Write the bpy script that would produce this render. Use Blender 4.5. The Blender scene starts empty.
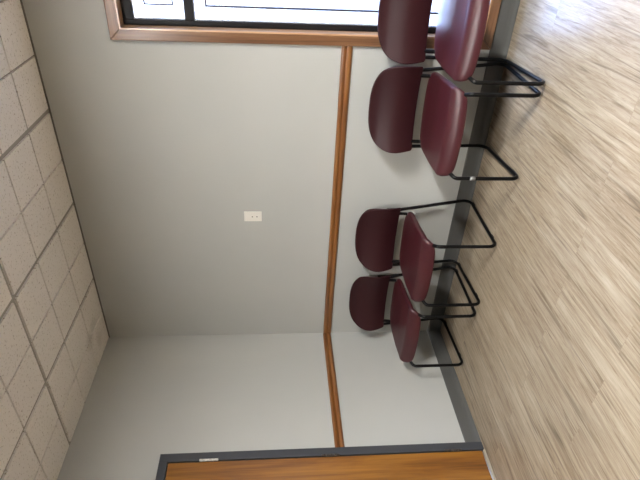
import bpy, bmesh, math, random
from mathutils import Vector, Matrix
random.seed(4)
S = bpy.context.scene
COL = S.collection
PI = math.pi

# ------------------------------------------------------------------ materials
def lin(c):
    return tuple(((v/255)/12.92 if v/255 <= .04045 else ((v/255+.055)/1.055)**2.4) for v in c)

class NT:
    def __init__(s, name):
        s.m = bpy.data.materials.new(name); s.m.use_nodes = True
        s.t = s.m.node_tree; s.t.nodes.clear()
        s.out = s.n('ShaderNodeOutputMaterial')
    def n(s, typ, **kw):
        nd = s.t.nodes.new(typ)
        for k, v in kw.items():
            if k in nd.inputs.keys() if hasattr(nd.inputs, 'keys') else False: nd.inputs[k].default_value = v
            else: setattr(nd, k, v)
        return nd
    def l(s, a, b): s.t.links.new(a, b)
    def bsdf(s, color=None, rough=.5, metal=0, spec=.5):
        b = s.n('ShaderNodeBsdfPrincipled')
        if color is not None: b.inputs['Base Color'].default_value = (*color, 1)
        b.inputs['Roughness'].default_value = rough
        b.inputs['Metallic'].default_value = metal
        b.inputs['Specular IOR Level'].default_value = spec
        s.l(b.outputs[0], s.out.inputs['Surface'])
        return b
    def coords(s, scale=(1, 1, 1), rot=(0, 0, 0), loc=(0, 0, 0)):
        tc = s.n('ShaderNodeTexCoord'); mp = s.n('ShaderNodeMapping')
        mp.inputs['Scale'].default_value = scale; mp.inputs['Rotation'].default_value = rot
        mp.inputs['Location'].default_value = loc
        s.l(tc.outputs['Object'], mp.inputs['Vector'])
        return mp.outputs['Vector']
    def noise(s, vec, scale=5, detail=4, rough=.55, dist=0):
        n = s.n('ShaderNodeTexNoise')
        n.inputs['Scale'].default_value = scale; n.inputs['Detail'].default_value = detail
        n.inputs['Roughness'].default_value = rough; n.inputs['Distortion'].default_value = dist
        s.l(vec, n.inputs['Vector'])
        return n.outputs['Fac']
    def ramp(s, fac, stops, interp='LINEAR'):
        r = s.n('ShaderNodeValToRGB'); r.color_ramp.interpolation = interp
        els = r.color_ramp.elements
        while len(els) < len(stops): els.new(.5)
        for e, (p, c) in zip(els, stops):
            e.position = p; e.color = (*c, 1) if len(c) == 3 else c
        s.l(fac, r.inputs[0])
        return r.outputs[0]
    def mix(s, fac, a, b, mode='MIX'):
        m = s.n('ShaderNodeMix'); m.data_type = 'RGBA'; m.blend_type = mode
        for sock, v in ((m.inputs[0], fac), (m.inputs[6], a), (m.inputs[7], b)):
            if hasattr(v, 'links'): s.l(v, sock)
            elif isinstance(v, (int, float)): sock.default_value = v
            else: sock.default_value = (*v, 1)
        return m.outputs[2]
    def math(s, op, a, b=0, c=0):
        m = s.n('ShaderNodeMath'); m.operation = op
        for sock, v in zip(m.inputs, (a, b, c)):
            if hasattr(v, 'links'): s.l(v, sock)
            else: sock.default_value = v
        return m.outputs[0]
    def bump(s, h, b, strength=.2, dist=.01):
        n = s.n('ShaderNodeBump'); n.inputs['Strength'].default_value = strength
        n.inputs['Distance'].default_value = dist
        s.l(h, n.inputs['Height']); s.l(n.outputs[0], b.inputs['Normal'])

def mat_plain(name, rgb, rough=.5, metal=0, spec=.5, bump=None):
    t = NT(name); b = t.bsdf(lin(rgb), rough, metal, spec)
    if bump:
        t.bump(t.noise(t.coords(), bump[0], 3), b, bump[1], bump[2])
    return t.m

def mat_wall():
    t = NT('wall_paint'); b = t.bsdf(None, .55, 0, .3)
    n = t.noise(t.coords(), 1.3, 3)
    c = t.ramp(n, [(.3, lin((164, 165, 161))), (.7, lin((169, 170, 166)))])
    t.l(c, b.inputs['Base Color'])
    h = t.math('ADD', t.math('MULTIPLY', t.noise(t.coords((1, 1, .6)), 2.2, 2), 1.0), t.math('MULTIPLY', t.noise(t.coords(), 90, 2), .02))
    t.bump(h, b, .35, .03)
    return t.m

def mat_wood(name, axis, dark, mid, light, rough=.35, scale=1.0, coat=.3, crough=.15):
    t = NT(name); b = t.bsdf(None, rough, 0, .5)
    b.inputs['Coat Weight'].default_value = coat; b.inputs['Coat Roughness'].default_value = crough
    sc = [14*scale]*3; sc['xyz'.index(axis)] = 1.1*scale
    v = t.coords(tuple(sc))
    n1 = t.noise(v, 1.2, 5, .6, .6)
    sc2 = [90*scale]*3; sc2['xyz'.index(axis)] = 2.5*scale
    n2 = t.noise(t.coords(tuple(sc2)), 1.0, 3, .6)
    f = t.math('ADD', t.math('MULTIPLY', n1, .7), t.math('MULTIPLY', n2, .3))
    c = t.ramp(f, [(.33, lin(dark)), (.5, lin(mid)), (.68, lin(light))])
    t.l(c, b.inputs['Base Color'])
    t.bump(n2, b, .08, .002)
    return t.m

def mat_floor():
    t = NT('vinyl_planks'); b = t.bsdf(None, .42, 0, .28)
    tc = t.n('ShaderNodeTexCoord'); sp = t.n('ShaderNodeSeparateXYZ'); t.l(tc.outputs['Object'], sp.inputs[0])
    cb = t.n('ShaderNodeCombineXYZ'); t.l(sp.outputs['Y'], cb.inputs['X']); t.l(sp.outputs['X'], cb.inputs['Y'])
    def brick(c1, c2, mortar, off):
        br = t.n('ShaderNodeTexBrick'); br.offset = .37; br.offset_frequency = 2
        br.inputs['Scale'].default_value = 1
        br.inputs['Brick Width'].default_value = 1.22; br.inputs['Row Height'].default_value = .152
        br.inputs['Mortar Size'].default_value = .0012; br.inputs['Mortar Smooth'].default_value = .3
        br.inputs['Bias'].default_value = 0
        br.inputs['Color1'].default_value = c1; br.inputs['Color2'].default_value = c2; br.inputs['Mortar'].default_value = mortar
        t.l(cb.outputs[0], br.inputs['Vector'])
        return br
    br = brick((0, 0, 0, 1), (1, 1, 1, 1), (.5, .5, .5, 1), 0)
    rnd = br.outputs['Color']; mort = br.outputs['Fac']
    # grain coordinates shifted per plank
    sh = t.n('ShaderNodeVectorMath'); sh.operation = 'MULTIPLY_ADD'
    t.l(rnd, sh.inputs[0]); sh.inputs[1].default_value = (3.1, 17.3, 5.7); t.l(tc.outputs['Object'], sh.inputs[2])
    def g(sx, sy, scale, detail, rough, dist):
        mp = t.n('ShaderNodeMapping'); mp.inputs['Scale'].default_value = (sx, sy, 1)
        t.l(sh.outputs[0], mp.inputs['Vector'])
        return t.noise(mp.outputs[0], scale, detail, rough, dist)
    broad = g(20, .75, 1, 4, .6, 1.0)
    fine = g(85, 5.0, 1, 6, .75, .8)
    vein = g(14, .55, 1.2, 2, .5, .5)
    blot = g(3.5, 1.6, 1.2, 3, .5, .2)
    mid = g(36, 1.1, 1, 4, .6, .8)
    f = t.math('ADD', t.math('MULTIPLY', broad, .24), t.math('ADD', t.math('MULTIPLY', fine, .54), t.math('MULTIPLY', mid, .22)))
    c = t.ramp(f, [(.36, lin((86, 73, 57))), (.45, lin((130, 116, 97))), (.53, lin((147, 135, 117))), (.63, lin((163, 153, 137)))])
    # thin dark cracks where the vein field crosses its middle value
    vv = t.math('ABSOLUTE', t.math('SUBTRACT', vein, .47))
    crack = t.ramp(vv, [(0, (1, 1, 1)), (.034, (0, 0, 0))])
    crack = t.math('MULTIPLY', crack, t.ramp(g(5, .9, 2.2, 2, .5, 0), [(.47, (0, 0, 0)), (.58, (1, 1, 1))]))
    c = t.mix(t.math('MULTIPLY', crack, .62), c, lin((70, 55, 40)))
    bl = t.ramp(blot, [(.3, (.88, .86, .84)), (.65, (1.05, 1.05, 1.05))])
    c = t.mix(1.0, c, bl, 'MULTIPLY')
    pl = t.ramp(rnd, [(0, (.96, .96, .965)), (1, (1.03, 1.03, 1.025))])
    c = t.mix(1.0, c, pl, 'MULTIPLY')
    c = t.mix(t.math('MULTIPLY', mort, .45), c, lin((112, 96, 78)))
    t.l(c, b.inputs['Base Color'])
    t.l(t.ramp(fine, [(.3, (.38, .38, .38)), (.7, (.28, .28, .28))]), b.inputs['Roughness'])
    t.bump(t.math('SUBTRACT', fine, t.math('MULTIPLY', mort, 1)), b, .12, .002)
    return t.m

def mat_tile():
    t = NT('ceiling_tile'); b = t.bsdf(None, .9, 0, .1)
    v = t.coords()
    n = t.noise(v, 75, 3, .6)
    pits = t.ramp(n, [(.34, (0, 0, 0)), (.41, (1, 1, 1))])
    base = t.mix(t.noise(v, 2.2, 3), lin((208, 203, 195)), lin((214, 209, 202)))
    c = t.mix(pits, lin((166, 157, 142)), base)
    # faint water marks near the corner
    ds = None
    for (px, py, r) in ((.33, -.20, .07), (.27, -.31, .09), (.16, -.16, .08)):
        d = t.n('ShaderNodeVectorMath'); d.operation = 'DISTANCE'
        mp = t.coords((1, 1, 0)); wob = t.n('ShaderNodeTexNoise'); wob.inputs['Scale'].default_value = 14
        t.l(mp, wob.inputs['Vector'])
        ad = t.n('ShaderNodeVectorMath'); ad.operation = 'MULTIPLY_ADD'
        t.l(wob.outputs['Color'], ad.inputs[0]); ad.inputs[1].default_value = (.09, .09, 0); t.l(mp, ad.inputs[2])
        t.l(ad.outputs[0], d.inputs[0]); d.inputs[1].default_value = (px+.045, py+.045, 0)
        k = t.ramp(t.math('DIVIDE', d.outputs['Value'], r), [(.45, (1, 1, 1)), (1, (0, 0, 0))])
        ds = k if ds is None else t.math('MAXIMUM', ds, k)
    c = t.mix(t.math('MULTIPLY', ds, .2), c, lin((128, 121, 110)))
    t.l(c, b.inputs['Base Color'])
    t.bump(pits, b, .5, .002)
    return t.m

def mat_clear():
    t = NT('clear_glass')
    tr = t.n('ShaderNodeBsdfTransparent'); tr.inputs[0].default_value = (.95, .97, .97, 1)
    gl = t.n('ShaderNodeBsdfGlossy'); gl.inputs['Roughness'].default_value = .02
    nz = t.noise(t.coords(), 3, 2)
    m = t.n('ShaderNodeMixShader'); t.l(t.ramp(nz, [(0, (.04, .04, .04)), (1, (.06, .06, .06))]), m.inputs[0])
    t.l(tr.outputs[0], m.inputs[1]); t.l(gl.outputs[0], m.inputs[2]); t.l(m.outputs[0], t.out.inputs['Surface'])
    return t.m

def mat_vinyl(name, rgb, rough, spec):
    t = NT(name); b = t.bsdf(None, rough, 0, spec)
    v = t.coords()
    n = t.noise(v, 6, 3)
    c = t.ramp(n, [(.3, lin(tuple(x*.95 for x in rgb))), (.7, lin(tuple(min(255, x*1.04) for x in rgb)))])
    t.l(c, b.inputs['Base Color'])
    vo = t.n('ShaderNodeTexVoronoi'); vo.inputs['Scale'].default_value = 420; t.l(v, vo.inputs['Vector'])
    t.bump(vo.outputs['Distance'], b, .12, .001)
    return t.m

def mat_glass():
    t = NT('textured_glass')
    tr = t.n('ShaderNodeBsdfTransparent'); tr.inputs[0].default_value = (.93, .95, .97, 1)
    tl = t.n('ShaderNodeBsdfTranslucent'); tl.inputs[0].default_value = (.95, .97, 1, 1)
    gl = t.n('ShaderNodeBsdfGlossy'); gl.inputs['Roughness'].default_value = .12
    nz = t.noise(t.coords(), 160, 2)
    bp = t.n('ShaderNodeBump'); bp.inputs['Strength'].default_value = .3; bp.inputs['Distance'].default_value = .002
    t.l(nz, bp.inputs['Height']); t.l(bp.outputs[0], gl.inputs['Normal'])
    m1 = t.n('ShaderNodeMixShader'); t.l(t.ramp(nz, [(.35, (.08, .08, .08)), (.65, (.3, .3, .3))]), m1.inputs[0])
    t.l(tr.outputs[0], m1.inputs[1]); t.l(tl.outputs[0], m1.inputs[2])
    m2 = t.n('ShaderNodeMixShader'); m2.inputs[0].default_value = .05
    t.l(m1.outputs[0], m2.inputs[1]); t.l(gl.outputs[0], m2.inputs[2])
    t.l(m2.outputs[0], t.out.inputs['Surface'])
    return t.m

M = dict(
    wall=mat_wall(), floor=mat_floor(), tile=mat_tile(), glass=mat_glass(), clear=mat_clear(), taupe=mat_plain('taupe_wall_paint', (70, 66, 61), .6, 0, .3, (2.2, .2, .02)),
    grid=mat_plain('ceiling_grid', (140, 135, 125), .7),
    shadowgap=mat_plain('wall_angle_grey', (96, 92, 86), .6),
    base=mat_plain('grey_vinyl_base', (80, 80, 78), .42, 0, .5, (30, .05, .002)),
    frame_grey=mat_plain('grey_metal_paint', (54, 56, 60), .5, 0, .5, (60, .06, .001)),
    door=mat_wood('door_oak', 'z', (78, 40, 4), (122, 77, 18), (148, 102, 36), .38, .8),
    rail_x=mat_wood('rail_oak_long', 'x', (82, 47, 18), (114, 70, 30), (138, 94, 50), .35),
    rail_y=mat_wood('rail_oak_cross', 'y', (82, 47, 18), (114, 70, 30), (138, 94, 50), .35),
    case_z=mat_wood('casing_oak_upright', 'z', (80, 52, 32), (114, 80, 54), (138, 104, 72), .3),
    case_x=mat_wood('casing_oak_level', 'x', (80, 52, 32), (114, 80, 54), (138, 104, 72), .3),
    jamb=mat_wood('jamb_painted_glare', 'z', (150, 112, 80), (178, 140, 106), (196, 160, 126), .3, 1, 1.0, .25),  # window glare on the varnish is put into the colour as paler wood
    dark=mat_plain('dark_bronze_metal', (20, 19, 21), .45, 0, .2),
    bead=mat_plain('pale_glazing_bead', (190, 196, 206), .4),
    came=mat_plain('lead_came', (70, 70, 82), .4, .6),
    tube=mat_plain('black_tube', (4, 4, 5), .32, 0, .2),
    glide=mat_plain('black_plastic_glide', (24, 24, 25), .6),
    seat=mat_vinyl('burgundy_vinyl_seat', (56, 15, 22), .40, .5),
    back=mat_vinyl('burgundy_vinyl_back', (42, 14, 18), .5, .25),
    plate=mat_plain('ivory_plastic', (214, 211, 202), .35),
    hole=mat_plain('dark_slot', (60, 52, 44), .7),
    silver=mat_plain('worn_steel', (214, 212, 206), .4, .2),
    hinge=mat_plain('painted_hinge', (64, 57, 52), .5, .1),
    thresh=mat_plain('threshold_aluminium', (146, 138, 122), .5, 0),
    scuff=mat_plain('pale_sticker', (112, 112, 110), .5),
    white=mat_plain('white_paint', (214, 214, 210), .5),
)

# ------------------------------------------------------------------ mesh helpers
def add_box(bm, lo, hi, bev=0, mi=0):
    lo, hi = Vector(lo), Vector(hi)
    r = bmesh.ops.create_cube(bm, size=1)
    vs = r['verts']; c = (lo+hi)/2; d = hi-lo
    for v in vs: v.co = Vector((v.co.x*d.x, v.co.y*d.y, v.co.z*d.z))+c
    fs = set(f for v in vs for f in v.link_faces)
    if bev:
        es = list(set(e for v in vs for e in v.link_edges))
        rr = bmesh.ops.bevel(bm, geom=es, offset=bev, segments=2, profile=.5, affect='EDGES')
        fs = set(rr['faces']) | set(f for f in fs if f.is_valid)
    for f in fs: f.material_index = mi
    return bm

def fillet(pts, rads, n=7):
    pts = [Vector(p) for p in pts]; out = [pts[0]]
    for i in range(1, len(pts)-1):
        a, p, b = pts[i-1], pts[i], pts[i+1]
        r = rads[i-1]
        if r <= 0: out.append(p); continue
        u, w = (a-p).normalized(), (b-p).normalized()
        ang = u.angle(w); d = r/math.tan(ang/2)
        c = p+(u+w).normalized()*(r/math.sin(ang/2))
        s, e = p+u*d-c, p+w*d-c
        ax = s.cross(e).normalized(); tot = s.angle(e)
        for k in range(n+1):
            out.append(c+Matrix.Rotation(tot*k/n, 3, ax) @ s)
    out.append(pts[-1])
    return out

def sweep(bm, pts, r, seg=12):
    pts = [Vector(p) for p in pts]; rings = []
    t0 = (pts[1]-pts[0]).normalized()
    nrm = t0.orthogonal().normalized()
    for i, p in enumerate(pts):
        t = ((pts[min(i+1, len(pts)-1)]-pts[max(i-1, 0)])).normalized()
        nrm = (nrm-t*nrm.dot(t)).normalized(); bn = t.cross(nrm)
        rings.append([bm.verts.new(p+(nrm*math.cos(2*PI*k/seg)+bn*math.sin(2*PI*k/seg))*r) for k in range(seg)])
    for a, b in zip(rings, rings[1:]):
        for k in range(seg):
            f = bm.faces.new((a[k], a[(k+1) % seg], b[(k+1) % seg], b[k])); f.smooth = True
    bm.faces.new(rings[0][::-1]); bm.faces.new(rings[-1])
    return bm

def prism(bm, prof, axis, a, b):
    """extrude a closed 2D profile (list of (u,w)) along an axis from a to b"""
    def P(u, w, s): return (s, u, w) if axis == 'x' else (u, s, w) if axis == 'y' else (u, w, s)
    v1 = [bm.verts.new(P(u, w, a)) for u, w in prof]; v2 = [bm.verts.new(P(u, w, b)) for u, w in prof]
    n = len(prof)
    for i in range(n): bm.faces.new((v1[i], v1[(i+1) % n], v2[(i+1) % n], v2[i]))
    bm.faces.new(v1[::-1]); bm.faces.new(v2)
    bmesh.ops.recalc_face_normals(bm, faces=bm.faces[:])
    return bm

def obj(name, bm, mats, parent=None, smooth=False, loc=None):
    bmesh.ops.recalc_face_normals(bm, faces=bm.faces[:])
    me = bpy.data.meshes.new(name); bm.to_mesh(me); bm.free()
    for m in (mats if isinstance(mats, (list, tuple)) else [mats]): me.materials.append(m)
    if smooth:
        for p in me.polygons: p.use_smooth = True
    o = bpy.data.objects.new(name, me); COL.objects.link(o)
    if parent is not None: o.parent = parent
    if loc: o.location = loc
    return o

def tag(o, label, cat, group=None, kind=None):
    o['label'] = label; o['category'] = cat
    if group: o['group'] = group
    if kind: o['kind'] = kind
    return o

def empty(name, loc=(0, 0, 0)):
    o = bpy.data.objects.new(name, None); COL.objects.link(o); o.location = loc
    o.empty_display_size = .1
    return o

def B(): return bmesh.new()

# ------------------------------------------------------------------ room
H = 2.64; LX = 7.4; LY = -7.6; TH = .16
WX0, WX1, WZ0, WZ1 = 2.298, 3.46, .158, 2.162        # window opening in the long wall
DY0, DY1, DZ = -1.104, -2.02, 2.002               # door leaf in the left wall

floor = obj('floor', add_box(B(), (-TH, LY-TH, -.1), (LX+TH, TH, 0)), M['floor'])
tag(floor, 'pale greige wood-look vinyl plank floor', 'floor', kind='structure')

# long wall with the window
b = B()
add_box(b, (-TH, 0, 0), (WX0, TH, H)); add_box(b, (WX1, 0, 0), (LX+TH, TH, H))
add_box(b, (WX0, 0, 0), (WX1, TH, WZ0)); add_box(b, (WX0, 0, WZ1), (WX1, TH, H))
tag(obj('wall_right', b, M['wall']), 'light grey painted wall with the window and chairs', 'wall', kind='structure')
# wall with the door
b = B()
FO0, FO1, FOZ = -1.045, -2.08, 2.058
add_box(b, (-TH, FO0-.01, 0), (0, 0, H)); add_box(b, (-TH, LY-TH, 0), (0, FO1+.01, H)); add_box(b, (-TH, FO1+.01, FOZ-.01), (0, FO0-.01, H))
tag(obj('wall_left', b, M['wall']), 'light grey painted wall holding the wooden door', 'wall', kind='structure')
# wall behind the camera, with storefront windows
BWN = []; BZ_0, BZ_1 = .4, 2.2
b = B(); edges = [0]
for a, c in BWN: edges += [a, c]
edges.append(LX+TH)
for i in range(0, len(edges), 2): add_box(b, (edges[i], LY-TH, 0), (edges[i+1], LY, H))
for a, c in BWN:
    add_box(b, (a, LY-TH, 0), (c, LY, BZ_0)); add_box(b, (a, LY-TH, BZ_1), (c, LY, H))
tag(obj('wall_back', b, M['taupe']), 'taupe wall opposite the chairs', 'wall', kind='structure')
# far end wall with big storefront windows
FW = []; FZ0, FZ1 = .9, 2.1
b = B(); edges = [LY]
for a, c in FW: edges += [a, c]
edges.append(0)
for i in range(0, len(edges), 2): add_box(b, (LX, edges[i], 0), (LX+TH, edges[i+1], H))
for a, c in FW:
    add_box(b, (LX, a, 0), (LX+TH, c, FZ0)); add_box(b, (LX, a, FZ1), (LX+TH, c, H))
tag(obj('wall_front', b, M['taupe']), 'plain taupe end wall', 'wall', kind='structure')

# ceiling: two-by-four foot lay-in panels scored into one foot squares
T = .312; OX = 1.834; OY = -.3082
def cuts(o, step, lo, hi, per, ph):
    k0 = math.ceil((lo-o)/step); out = []
    k = k0
    while o+k*step < hi-.005:
        if o+k*step > lo+.005: out.append((o+k*step, (k-ph) % per == 0))
        k += 1
    return out
cx = cuts(OX, T, 0, LX, 2, 0); cy = cuts(OY, T, LY, 0, 4, -2)
def spans(cs, lo, hi):
    pts = [lo]; out = []
    gap = lambda w: .014 if w else .0048
    cur = lo
    for p, w in cs:
        out.append((cur, p-gap(w))); cur = p+gap(w)
    out.append((cur, hi)); return out
b = B(); REC = .010
add_box(b, (-TH, LY-TH, H+REC), (LX+TH, TH, H+.12), 0, 1)
sx = spans(cx, 0, LX); sy = spans(cy, LY, 0)
for x0, x1 in sx:
    for y0, y1 in sy:
        e = .0015
        lo = [b.verts.new(p) for p in ((x0+e, y0+e, H), (x1-e, y0+e, H), (x1-e, y1-e, H), (x0+e, y1-e, H))]
        hi = [b.verts.new(p) for p in ((x0, y0, H+REC+.001), (x1, y0, H+REC+.001), (x1, y1, H+REC+.001), (x0, y1, H+REC+.001))]
        b.faces.new(lo)
        for i in range(4): b.faces.new((lo[i], lo[(i+1) % 4], hi[(i+1) % 4], hi[i]))
tag(obj('ceiling', b, [M['tile'], M['grid']]), 'suspended ceiling of speckled beige acoustic tiles', 'ceiling', kind='structure')
tag(obj('trim_1', add_box(B(), (0.0, -.006, H-.009), (LX, 0.0, H-.001)), M['shadowgap']), 'thin dark edge where ceiling meets the window wall', 'trim', kind='structure')

# unseen slab outside, added to cut high sky light through the window
tag(obj('sky_blocker', add_box(B(), (1.2, TH, 2.42), (LX, .9, 2.55)), M['white']), 'unseen slab outside the window, added to block high sky light', 'light blocker', kind='structure')

# vinyl cove base
def cove(): return [(0, 0), (-.020, 0), (-.020, .003), (-.014, .009), (-.009, .02), (-.006, .04), (-.006, .096), (-.003, .102), (0, .102)]
b = B(); prism(b, cove(), 'x', 0, LX)
tag(obj('baseboard_right', b, M['base']), 'grey vinyl baseboard under the chairs', 'baseboard', kind='structure')
b = B(); prism(b, [(-u, w) for u, w in cove()], 'y', FO0+.0, 0)
tag(obj('baseboard_left', b, M['base']), 'short grey vinyl baseboard between corner and door frame', 'baseboard', kind='structure')
b = B(); prism(b, [(-u, w) for u, w in cove()], 'y', LY, FO1)
tag(obj('baseboard_back', b, M['base']), 'grey vinyl baseboard beyond the door', 'baseboard', kind='structure')

# chair rail: two rounded beads with a groove between
def railp(z0=.899, h=.062):
    q = [(0, 0), (.008, .0), (.0135, .004), (.017, .012), (.016, .020), (.011, .0255), (.0085, .031), (.011, .0365), (.016, .042), (.017, .050), (.0135, .058), (.008, .062), (0, .062)]
    return [(u, z0+w) for u, w in q]
b = B(); prism(b, [(-u, w) for u, w in railp()], 'x', 0, 2.243)
tag(obj('trim_2', b, M['rail_x']), 'honey oak chair rail from the corner to the window', 'chair rail', kind='structure')
b = B(); prism(b, railp(.902), 'y', FO0, -.017)
tag(obj('trim_3', b, M['rail_y']), 'honey oak chair rail between corner and door frame', 'chair rail', kind='structure')

# ------------------------------------------------------------------ window
def frame_ring(lo, hi, w, y0, y1, bev=0):
    b = B()
    (x0, z0), (x1, z1) = lo, hi
    add_box(b, (x0, y0, z0), (x0+w, y1, z1), bev); add_box(b, (x1-w, y0, z0), (x1, y1, z1), bev)
    add_box(b, (x0+w, y0, z0), (x1-w, y1, z0+w), bev); add_box(b, (x0+w, y0, z1-w), (x1-w, y1, z1), bev)
    return b
win = empty('window_1', (WX0, 0, 0)); tag(win, 'tall oak-framed window with white textured leaded glass', 'window', kind='structure')
def wobj(n, b, m, p=win):
    o = obj(n, b, m, p)
    if p is win: o.location = (-WX0, 0, 0)
    return o
CW = .056; CX0 = WX0-CW; CX1 = WX1+CW; CZ0 = WZ0-CW+.002; CZ1 = WZ1+CW
def miter(pts, y0, y1):
    b = B(); f = [b.verts.new((x, y0, z)) for x, z in pts]; k = [b.verts.new((x, y1, z)) for x, z in pts]
    b.faces.new(f); b.faces.new(k[::-1])
    for i in range(4): b.faces.new((f[i], f[(i+1) % 4], k[(i+1) % 4], k[i]))
    bmesh.ops.recalc_face_normals(b, faces=b.faces[:])
    bmesh.ops.bevel(b, geom=[e for e in b.edges if all(abs(v.co.y-y0) < 1e-6 for v in e.verts)], offset=.004, segments=2, profile=.5, affect='EDGES')
    return b
g = .0006
wobj('casing', miter([(CX0, CZ0+g), (WX0, WZ0+g), (WX0, WZ1-g), (CX0, CZ1-g)], -.020, 0), M['case_z'])
wobj('casing', miter([(CX1, CZ0+g), (WX1, WZ0+g), (WX1, WZ1-g), (CX1, CZ1-g)], -.020, 0), M['case_z'])
wobj('casing', miter([(CX0, CZ1), (WX0, WZ1), (WX1, WZ1), (CX1, CZ1)], -.020, 0), M['case_x'])
wobj('casing', miter([(CX0, CZ0), (WX0, WZ0), (WX1, WZ0), (CX1, CZ0)], -.020, 0), M['case_x'])
JD = .058
b = frame_ring((WX0-.001, WZ0-.001), (WX1+.001, WZ1+.001), .008, -.018, JD+.06)
wobj('jamb', b, M['jamb'])
FX0, FX1, FZa, FZb = WX0+.007, WX1-.007, WZ0+.007, WZ1-.007
SW, ST = .032, .055
b = B()
add_box(b, (FX0, JD, FZa), (FX0+SW, JD+.05, FZb), .003); add_box(b, (FX1-SW, JD, FZa), (FX1, JD+.05, FZb), .003)
add_box(b, (FX0+SW, JD, FZa), (FX1-SW, JD+.05, FZa+SW), .003); add_box(b, (FX0+SW, JD, FZb-ST), (FX1-SW, JD+.05, FZb), .003)
MZ0, MZ1 = 1.775, 1.822
add_box(b, (FX0+SW, JD-.004, MZ0), (FX1-SW, JD+.05, MZ1), .003)
wobj('sash_frame', b, M['dark'])
def glazing(z0, z1, inset_x, inset_z):
    x0, x1 = FX0+SW, FX1-SW
    p = wobj('pane', add_box(B(), (x0, JD+.022, z0), (x1, JD+.027, z1)), M['glass'])
    p2 = wobj('glazing_bead', frame_ring((x0, z0), (x1, z1), .006, JD+.012, JD+.022), M['bead'])
    q = obj('lead_came', frame_ring((x0+inset_x, z0+inset_z), (x1-inset_x, z1-inset_z), .009, JD+.019, JD+.0295), M['came'], p)
glazing(FZa+SW, MZ0, .068, .062)
glazing(MZ1, FZb-ST, .068, .06)

# end-wall windows (bring the daylight in)
for i, (a, c) in enumerate(FW):
    w = empty('window_%d' % (i+2), (LX, a, 0)); tag(w, 'plain window in the end wall', 'window', kind='structure')
    b = B()
    for lo, hi in (((0, a, FZ0), (.1, a+.05, FZ1)), ((0, c-.05, FZ0), (.1, c, FZ1)), ((0, a+.05, FZ0), (.1, c-.05, FZ0+.05)), ((0, a+.05, FZ1-.05), (.1, c-.05, FZ1))):
        add_box(b, (LX+lo[0], lo[1], lo[2]), (LX+hi[0], hi[1], hi[2]), .003)
    o = obj('sash_frame', b, M['dark'], w); o.location = (-LX, -a, 0)
    o = obj('pane', add_box(B(), (LX+.05, a+.05, FZ0+.05), (LX+.056, c-.05, FZ1-.05)), M['clear'], w); o.location = (-LX, -a, 0)

for i, (a, c) in enumerate(BWN):
    w = empty('window_%d' % (i+2+len(FW)), (a, LY, 0)); tag(w, 'plain window opposite the chairs', 'window', kind='structure')
    b = frame_ring((a, BZ_0), (c, BZ_1), .05, LY-.1, LY)
    o = obj('sash_frame', b, M['dark'], w); o.location = (-a, -LY, 0)
    o = obj('pane', add_box(B(), (a+.05, LY-.056, BZ_0+.05), (c-.05, LY-.05, BZ_1-.05)), M['clear'], w); o.location = (-a, -LY, 0)

# ------------------------------------------------------------------ door
door = empty('door_1', (0, DY0, 0)); tag(door, 'honey oak door in a grey metal frame', 'door', kind='structure')
def dobj(n, b, m, p=door):
    o = obj(n, b, m, p)
    if p is door: o.location = (0, -DY0, 0)
    return o
b = B()
prof_f = .024
add_box(b, (-TH+.01, DY0+.004, 0), (prof_f, FO0, FOZ), .003)
add_box(b, (-TH+.01, FO1, 0), (prof_f, DY1-.004, FOZ), .003)
add_box(b, (-TH+.01, DY1-.004, DZ+.004), (prof_f, DY0+.004, FOZ), .003)
add_box(b, (-TH+.02, DY0-.012, 0), (-.03, DY0+.004, DZ)); add_box(b, (-TH+.02, DY1-.004, 0), (-.03, DY1+.012, DZ))
dobj('door_frame', b, M['frame_grey'])
leaf = dobj('door_leaf', add_box(B(), (-.025, DY1+.002, .018), (.019, DY0-.003, DZ-.001), .0025), M['door'])
for zc, m in ((1.755, 'silver'), (1.0, 'hinge'), (.21, 'hinge')):
    b = B(); n = 5; L = .115
    for k in range(n):
        z0 = zc-L/2+k*L/n
        sweep(b, [(.029, DY0+.002, z0+.0014), (.029, DY0+.002, z0+L/n-.0014)], .0078, 12)
    sweep(b, [(.029, DY0+.002, zc-L/2), (.029, DY0+.002, zc+L/2)], .0055, 10)
    h = dobj('hinge', b, M[m])
    if m == 'silver': h['label'] = 'bright worn steel hinge'
h = dobj('door_handle', None or (lambda b: (sweep(b, [(.019, DY1+.07, .98), (.026, DY1+.07, .98)], .032, 20), sweep(b, fillet([(.02, DY1+.07, .98), (.07, DY1+.07, .98), (.07, DY1+.19, .98)], [.02]), .009, 12), b)[-1])(B()), M['silver'])
dobj('threshold', (lambda b: prism(b, [(-TH+.02, 0), (.032, 0), (.030, .004), (.02, .009), (-TH+.02, .009)], 'y', DY1, DY0))(B()), M['thresh'])

# ------------------------------------------------------------------ wall plate
pl = empty('wall_plate', (1.112, 0, 1.49))
tag(pl, 'small white plastic wall plate with two dark holes above the chair rail', 'outlet')
b = B(); add_box(b, (-.0385, -.006, -.059), (.0385, 0, .059), .0025); obj('cover_plate', b, M['plate'], pl)
b = B(); add_box(b, (-.018, -.0085, -.036), (.018, -.005, .036), .0015); ins = obj('insert', b, M['plate'], pl)
for z in (.004, -.027):
    b = B(); sweep(b, [(0, -.0092, z), (0, -.0062, z)], .0042, 12); obj('socket_hole', b, M['hole'], ins)

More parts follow.
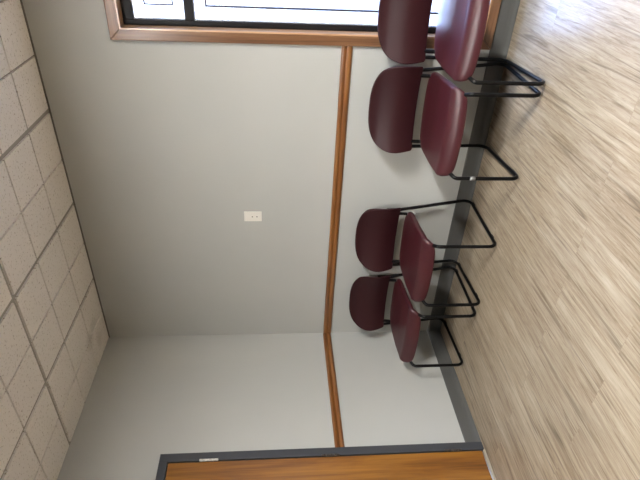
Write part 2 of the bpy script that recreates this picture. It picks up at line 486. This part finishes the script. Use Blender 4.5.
# ------------------------------------------------------------------ chairs
HW = .2275; R_ = .0105; LEGY = -.543; REARY = -.012
def rings_to_mesh(rings, closed_center=True):
    b = B(); vr = []
    for rg in rings:
        vr.append([b.verts.new(p) for p in rg])
    n = len(vr[0])
    for a, c in zip(vr, vr[1:]):
        for i in range(n): b.faces.new((a[i], a[(i+1) % n], c[(i+1) % n], c[i]))
    for rg, flip in ((vr[0], 1), (vr[-1], 0)):
        cc = b.verts.new(sum((v.co for v in rg), Vector())/n)
        for i in range(n): b.faces.new((rg[i], rg[(i+1) % n], cc))
    bmesh.ops.recalc_face_normals(b, faces=b.faces[:])
    return b
def sstep(a, b_, x):
    t = max(0, min(1, (x-a)/(b_-a))); return t*t*(3-2*t)

def seat_mesh():
    hw, yb, yf = .246, -.075, -.522
    cyy = (yb+yf)/2; hl = (yb-yf)/2
    out = []; N = 96
    for i in range(N):
        a = 2*PI*i/N
        c, s = math.cos(a), math.sin(a)
        e = 10.0 if s < 0 else 6.0
        k = (abs(c)**e+abs(s)**e)**(-1/e)
        out.append((c*k, s*k))
    def pos(u, v, s, h):
        x = u*s*hw; vs = v*s
        y = cyy+vs*hl
        q = 1-min(1, abs(x)/hw)**2
        if vs < 0: y -= .016*q*(-vs)**2              # bowed front edge
        else: y += .016*q*vs**2
        x *= 1-.055*sstep(-.9, 1, vs)
        t = (1-vs)/2
        z = .463-.001*sstep(0, .4, t)-.007*sstep(.5, .85, t)
        z -= .004*q*sstep(.05, .3, t)
        z += .003*q*(1-sstep(0, .25, t))
        k = max(0, (t-.87)/.13)                       # waterfall front
        z -= .050*k**1.6+.005*q*k
        y += .006*k**3
        return Vector((x, y, z+h))
    th = .034; rr = .013; rings = []
    for s in (.12, .28, .42, .54, .64, .70, .75, .80, .84, .88, .92): rings.append([pos(u, v, s, 0) for u, v in out])
    for k in range(7):
        a = PI/2*k/6; s = 1-rr/hw+math.sin(a)*rr/hw
        rings.append([pos(u, v, s, -rr+math.cos(a)*rr) for u, v in out])
    for k in range(5):
        a = PI/2*k/4; s = 1-rr/hw+math.cos(a)*rr/hw
        rings.append([pos(u, v, s, -th+rr-math.sin(a)*rr) for u, v in out])
    for s in (.87, .8, .7, .5, .2): rings.append([pos(u, v, s, -th) for u, v in out])
    return rings_to_mesh(rings)

BW = .256; BZ0 = .509; BZM = .612; BZ1 = .788
def back_y(x, z):
    t = (z-BZ0)/(BZ1-BZ0)
    y = -.072-.030*math.sin(min(1, t/.8)*PI)+.010*sstep(.4, 1, t)
    return y-.040*(abs(x)/BW)**2.2
def back_mesh():
    out = []
    # outline (x,z), counter clockwise, starting bottom left
    rb = .014
    for k in range(7):
        a = PI+PI/2*k/6; out.append((-BW+.006+rb+rb*math.cos(a), BZ0+rb+rb*math.sin(a)))
    for k in range(1, 12): out.append(((-BW+.006+rb)+(2*(BW-.006-rb))*k/12, BZ0))
    for k in range(7):
        a = 3*PI/2+PI/2*k/6; out.append((BW-.006-rb+rb*math.cos(a), BZ0+rb+rb*math.sin(a)))
    for k in range(1, 5): out.append((BW-.006+.006*k/5, BZ0+rb+(BZM-BZ0-rb)*k/5))
    for k in range(0, 41):
        a = PI*k/40; e = 2/2.7
        c, s = math.cos(a), math.sin(a)
        out.append((BW*math.copysign(abs(c)**e, c), BZM+(BZ1-BZM)*abs(s)**e))
    for k in range(4, 0, -1): out.append((-(BW-.006+.006*k/5), BZ0+rb+(BZM-BZ0-rb)*k/5))
    cz = .64
    th = .017; rr = .0075
    def ring(s, h):
        rg = []
        for x, z in out:
            X = x*s; Z = cz+(z-cz)*s
            rg.append(Vector((X, back_y(X, Z)+h, Z)))
        return rg
    rings = []
    for s in (.1, .25, .42, .6, .76, .88): rings.append(ring(s, -th/2))
    for k in range(7):
        a = PI/2*k/6; rings.append(ring(1-.03+.03*math.sin(a), -th/2+rr-math.cos(a)*rr))
    for k in range(7):
        a = PI/2*k/6; rings.append(ring(1-.03+.03*math.cos(a), th/2-rr+math.sin(a)*rr))
    for s in (.88, .76, .6, .42, .25, .1): rings.append(ring(s, th/2))
    return rings_to_mesh(rings)

def side_frame(sg):
    x = sg*HW; zf = R_+.003; xr = sg*(HW+.026); xi = sg*(HW-.032); xs = sg*(HW-.012)
    pts = [(sg*(HW-.004), -.094, .60), (x, -.098, .505), (xr, REARY, zf), (x, LEGY, zf), (x, LEGY, .372), (sg*(HW-.032), LEGY+.09, .422), (xi, -.105, .438), (xi, -.098, .505), (xi, -.094, .60)]
    path = fillet(pts, [.05, .05, .045, .03, .06, .04, .04])
    b = B(); sweep(b, path, R_, 12); return b

root0 = empty('stacking_chair')
def make_chair(root):
    obj('seat', seat_mesh(), M['seat'], root, True)
    obj('backrest', back_mesh(), M['back'], root, True)
    for sg in (-1, 1):
        f = obj('side_frame', side_frame(sg), M['tube'], root)
        for y in (-.07, -.44):
            gx = sg*(HW+.026*(y-LEGY)/(REARY-LEGY)); gb = B(); add_box(gb, (gx-.006, y-.018, 0), (gx+.006, y+.018, .0075), .002); obj('foot_glide', gb, M['glide'], f)
    for y, z in ((-.20, .420), (-.40, .415)):
        cb = B(); sweep(cb, [(-HW+.03, y, z), (HW-.03, y, z)], .008, 10); obj('crossbar', cb, M['tube'], root)
make_chair(root0)
def copy_tree(o, parent=None):
    c = o.copy(); COL.objects.link(c)
    if parent: c.parent = parent
    for ch in list(o.children): copy_tree(ch, c)
    return c
G = 'burgundy chairs along the window wall'
spots = [
    (2.447, -.022, .010, 'burgundy vinyl chair in front of the window, cut off by the photo edge'),
    (1.918, -.026, .034, 'burgundy vinyl chair just beside the window casing, pale sticker on its front leg'),
    (.996, -.008, .022, 'burgundy vinyl chair third from the window, below the white wall plate'),
    (.424, -.010, .034, 'burgundy vinyl chair in the room corner next to the door wall'),
]
chairs = []
for i, (x, y, rz, lab) in enumerate(spots):
    o = root0 if i == 0 else copy_tree(root0)
    o.location = (x, y, 0); o.rotation_euler = (0, 0, rz)
    tag(o, lab, 'chair', G); chairs.append(o)
# pale sticker wrapped on the second chair's front leg
b = B(); sweep(b, [(-HW, LEGY, .262), (-HW, LEGY, .292)], R_+.0006, 12)
st = obj('leg_sticker', b, M['scuff'], chairs[1]); st['label'] = 'pale sticker wrapped round the front leg'

# ------------------------------------------------------------------ unseen ceiling lights, placed and sized to fit the room's light
def mat_lamp():
    t = NT('lamp_diffuser'); e = t.n('ShaderNodeEmission')
    nz = t.noise(t.coords(), 40, 2)
    t.l(t.ramp(nz, [(0, (1.0, .985, .965)), (1, (1.0, .99, .975))]), e.inputs['Color'])
    e.inputs['Strength'].default_value = LAMP
    t.l(e.outputs[0], t.out.inputs['Surface']); return t.m
LAMP = 172.0
ML = mat_lamp()
def gx(k): return OX+2*T*k
for i, (xa, xb, ya, yb_, lab) in enumerate(((gx(5), gx(6), OY-10*T, OY-6*T, 'large flat ceiling light panel towards the end wall'), (OX, OX+T, OY-7*T, OY-6*T, 'small unseen square light panel, sized for the light it adds, nearer the door wall'))):
    fw = .025 if xb-xa > .5 else .012; mg = .014 if xb-xa > .5 else .004
    x0, x1, y1, y0 = xa+mg, xb-mg, yb_-mg, ya+mg
    t_ = empty('ceiling_light', ((x0+x1)/2, (y0+y1)/2, H)); tag(t_, lab, 'light', 'flat ceiling light panels')
    wx, wy = (x1-x0)/2, (y1-y0)/2; b = B()
    for lo, hi in (((-wx, -wy), (-wx+fw, wy)), ((wx-fw, -wy), (wx, wy)), ((-wx+fw, -wy), (wx-fw, -wy+fw)), ((-wx+fw, wy-fw), (wx-fw, wy))):
        add_box(b, (lo[0], lo[1], -.012), (hi[0], hi[1], -.0002), .002)
    obj('frame', b, M['white'], t_)
    obj('diffuser', add_box(B(), (-wx+fw, -wy+fw, -.006), (wx-fw, wy-fw, -.0002)), ML, t_)

# ------------------------------------------------------------------ light: sky through the windows
w = bpy.data.worlds.new('sky'); S.world = w; w.use_nodes = True
nt = w.node_tree; nt.nodes.clear()
wo = nt.nodes.new('ShaderNodeOutputWorld'); bg = nt.nodes.new('ShaderNodeBackground')
tc = nt.nodes.new('ShaderNodeTexCoord'); sp = nt.nodes.new('ShaderNodeSeparateXYZ'); rp = nt.nodes.new('ShaderNodeValToRGB')
mr = nt.nodes.new('ShaderNodeMapRange'); mr.inputs['From Min'].default_value = -1; mr.inputs['From Max'].default_value = 1
nt.links.new(tc.outputs['Generated'], sp.inputs[0]); nt.links.new(sp.outputs['Z'], mr.inputs['Value']); nt.links.new(mr.outputs[0], rp.inputs[0])
els = rp.color_ramp.elements
stops = [(0, (.010, .010, .010)), (.42, (.025, .0245, .0245)), (.5, (.044, .043, .043)), (.55, (.09, .09, .095)), (.63, (.52, .66, 1.0)), (.76, (.42, .58, 1.0)), (1, (.42, .62, 1.0))]
while len(els) < len(stops): els.new(.5)
for el, (p, c) in zip(els, stops): el.position = p; el.color = (*c, 1)
nt.links.new(rp.outputs[0], bg.inputs['Color']); bg.inputs['Strength'].default_value = 15.0
nt.links.new(bg.outputs[0], wo.inputs['Surface'])

def portal(loc, rot, sx_, sy_):
    L = bpy.data.lights.new('window_portal', 'AREA'); L.shape = 'RECTANGLE'; L.size = sx_; L.size_y = sy_
    L.cycles.is_portal = True
    o = bpy.data.objects.new('window_portal', L); COL.objects.link(o); o.location = loc; o.rotation_euler = rot
portal(((WX0+WX1)/2, .15, (WZ0+WZ1)/2), (-PI/2, 0, 0), WX1-WX0, WZ1-WZ0)
for a, c in BWN: portal(((a+c)/2, LY-.15, (BZ_0+BZ_1)/2), (PI/2, 0, 0), c-a, BZ_1-BZ_0)
for a, c in FW: portal((LX+.15, (a+c)/2, (FZ0+FZ1)/2), (0, PI/2, 0), FZ1-FZ0, c-a)

# ------------------------------------------------------------------ camera (held on its side)
yaw, pitch, roll = 2.1761, -.0834, -.0052
d = Vector((math.cos(pitch)*math.cos(yaw), math.cos(pitch)*math.sin(yaw), math.sin(pitch)))
r = d.cross(Vector((0, 0, 1))).normalized(); u = r.cross(d)
r2 = r*math.cos(roll)+u*math.sin(roll); u2 = -r*math.sin(roll)+u*math.cos(roll)
cd = bpy.data.cameras.new('camera'); cam = bpy.data.objects.new('camera', cd); COL.objects.link(cam)
X, Y, Z = -u2, r2, -d
cam.matrix_world = Matrix(((X.x, Y.x, Z.x, 2.9811), (X.y, Y.y, Z.y, -2.9898), (X.z, Y.z, Z.z, 1.3296), (0, 0, 0, 1)))
cd.sensor_fit = 'HORIZONTAL'; cd.sensor_width = 36; cd.lens = 516.15/640*36
cd.clip_start = .05
S.camera = cam

vs = S.view_settings
vs.view_transform = 'Standard'; vs.look = 'None'; vs.gamma = 1; vs.use_curve_mapping = False
vs.exposure = 1.0
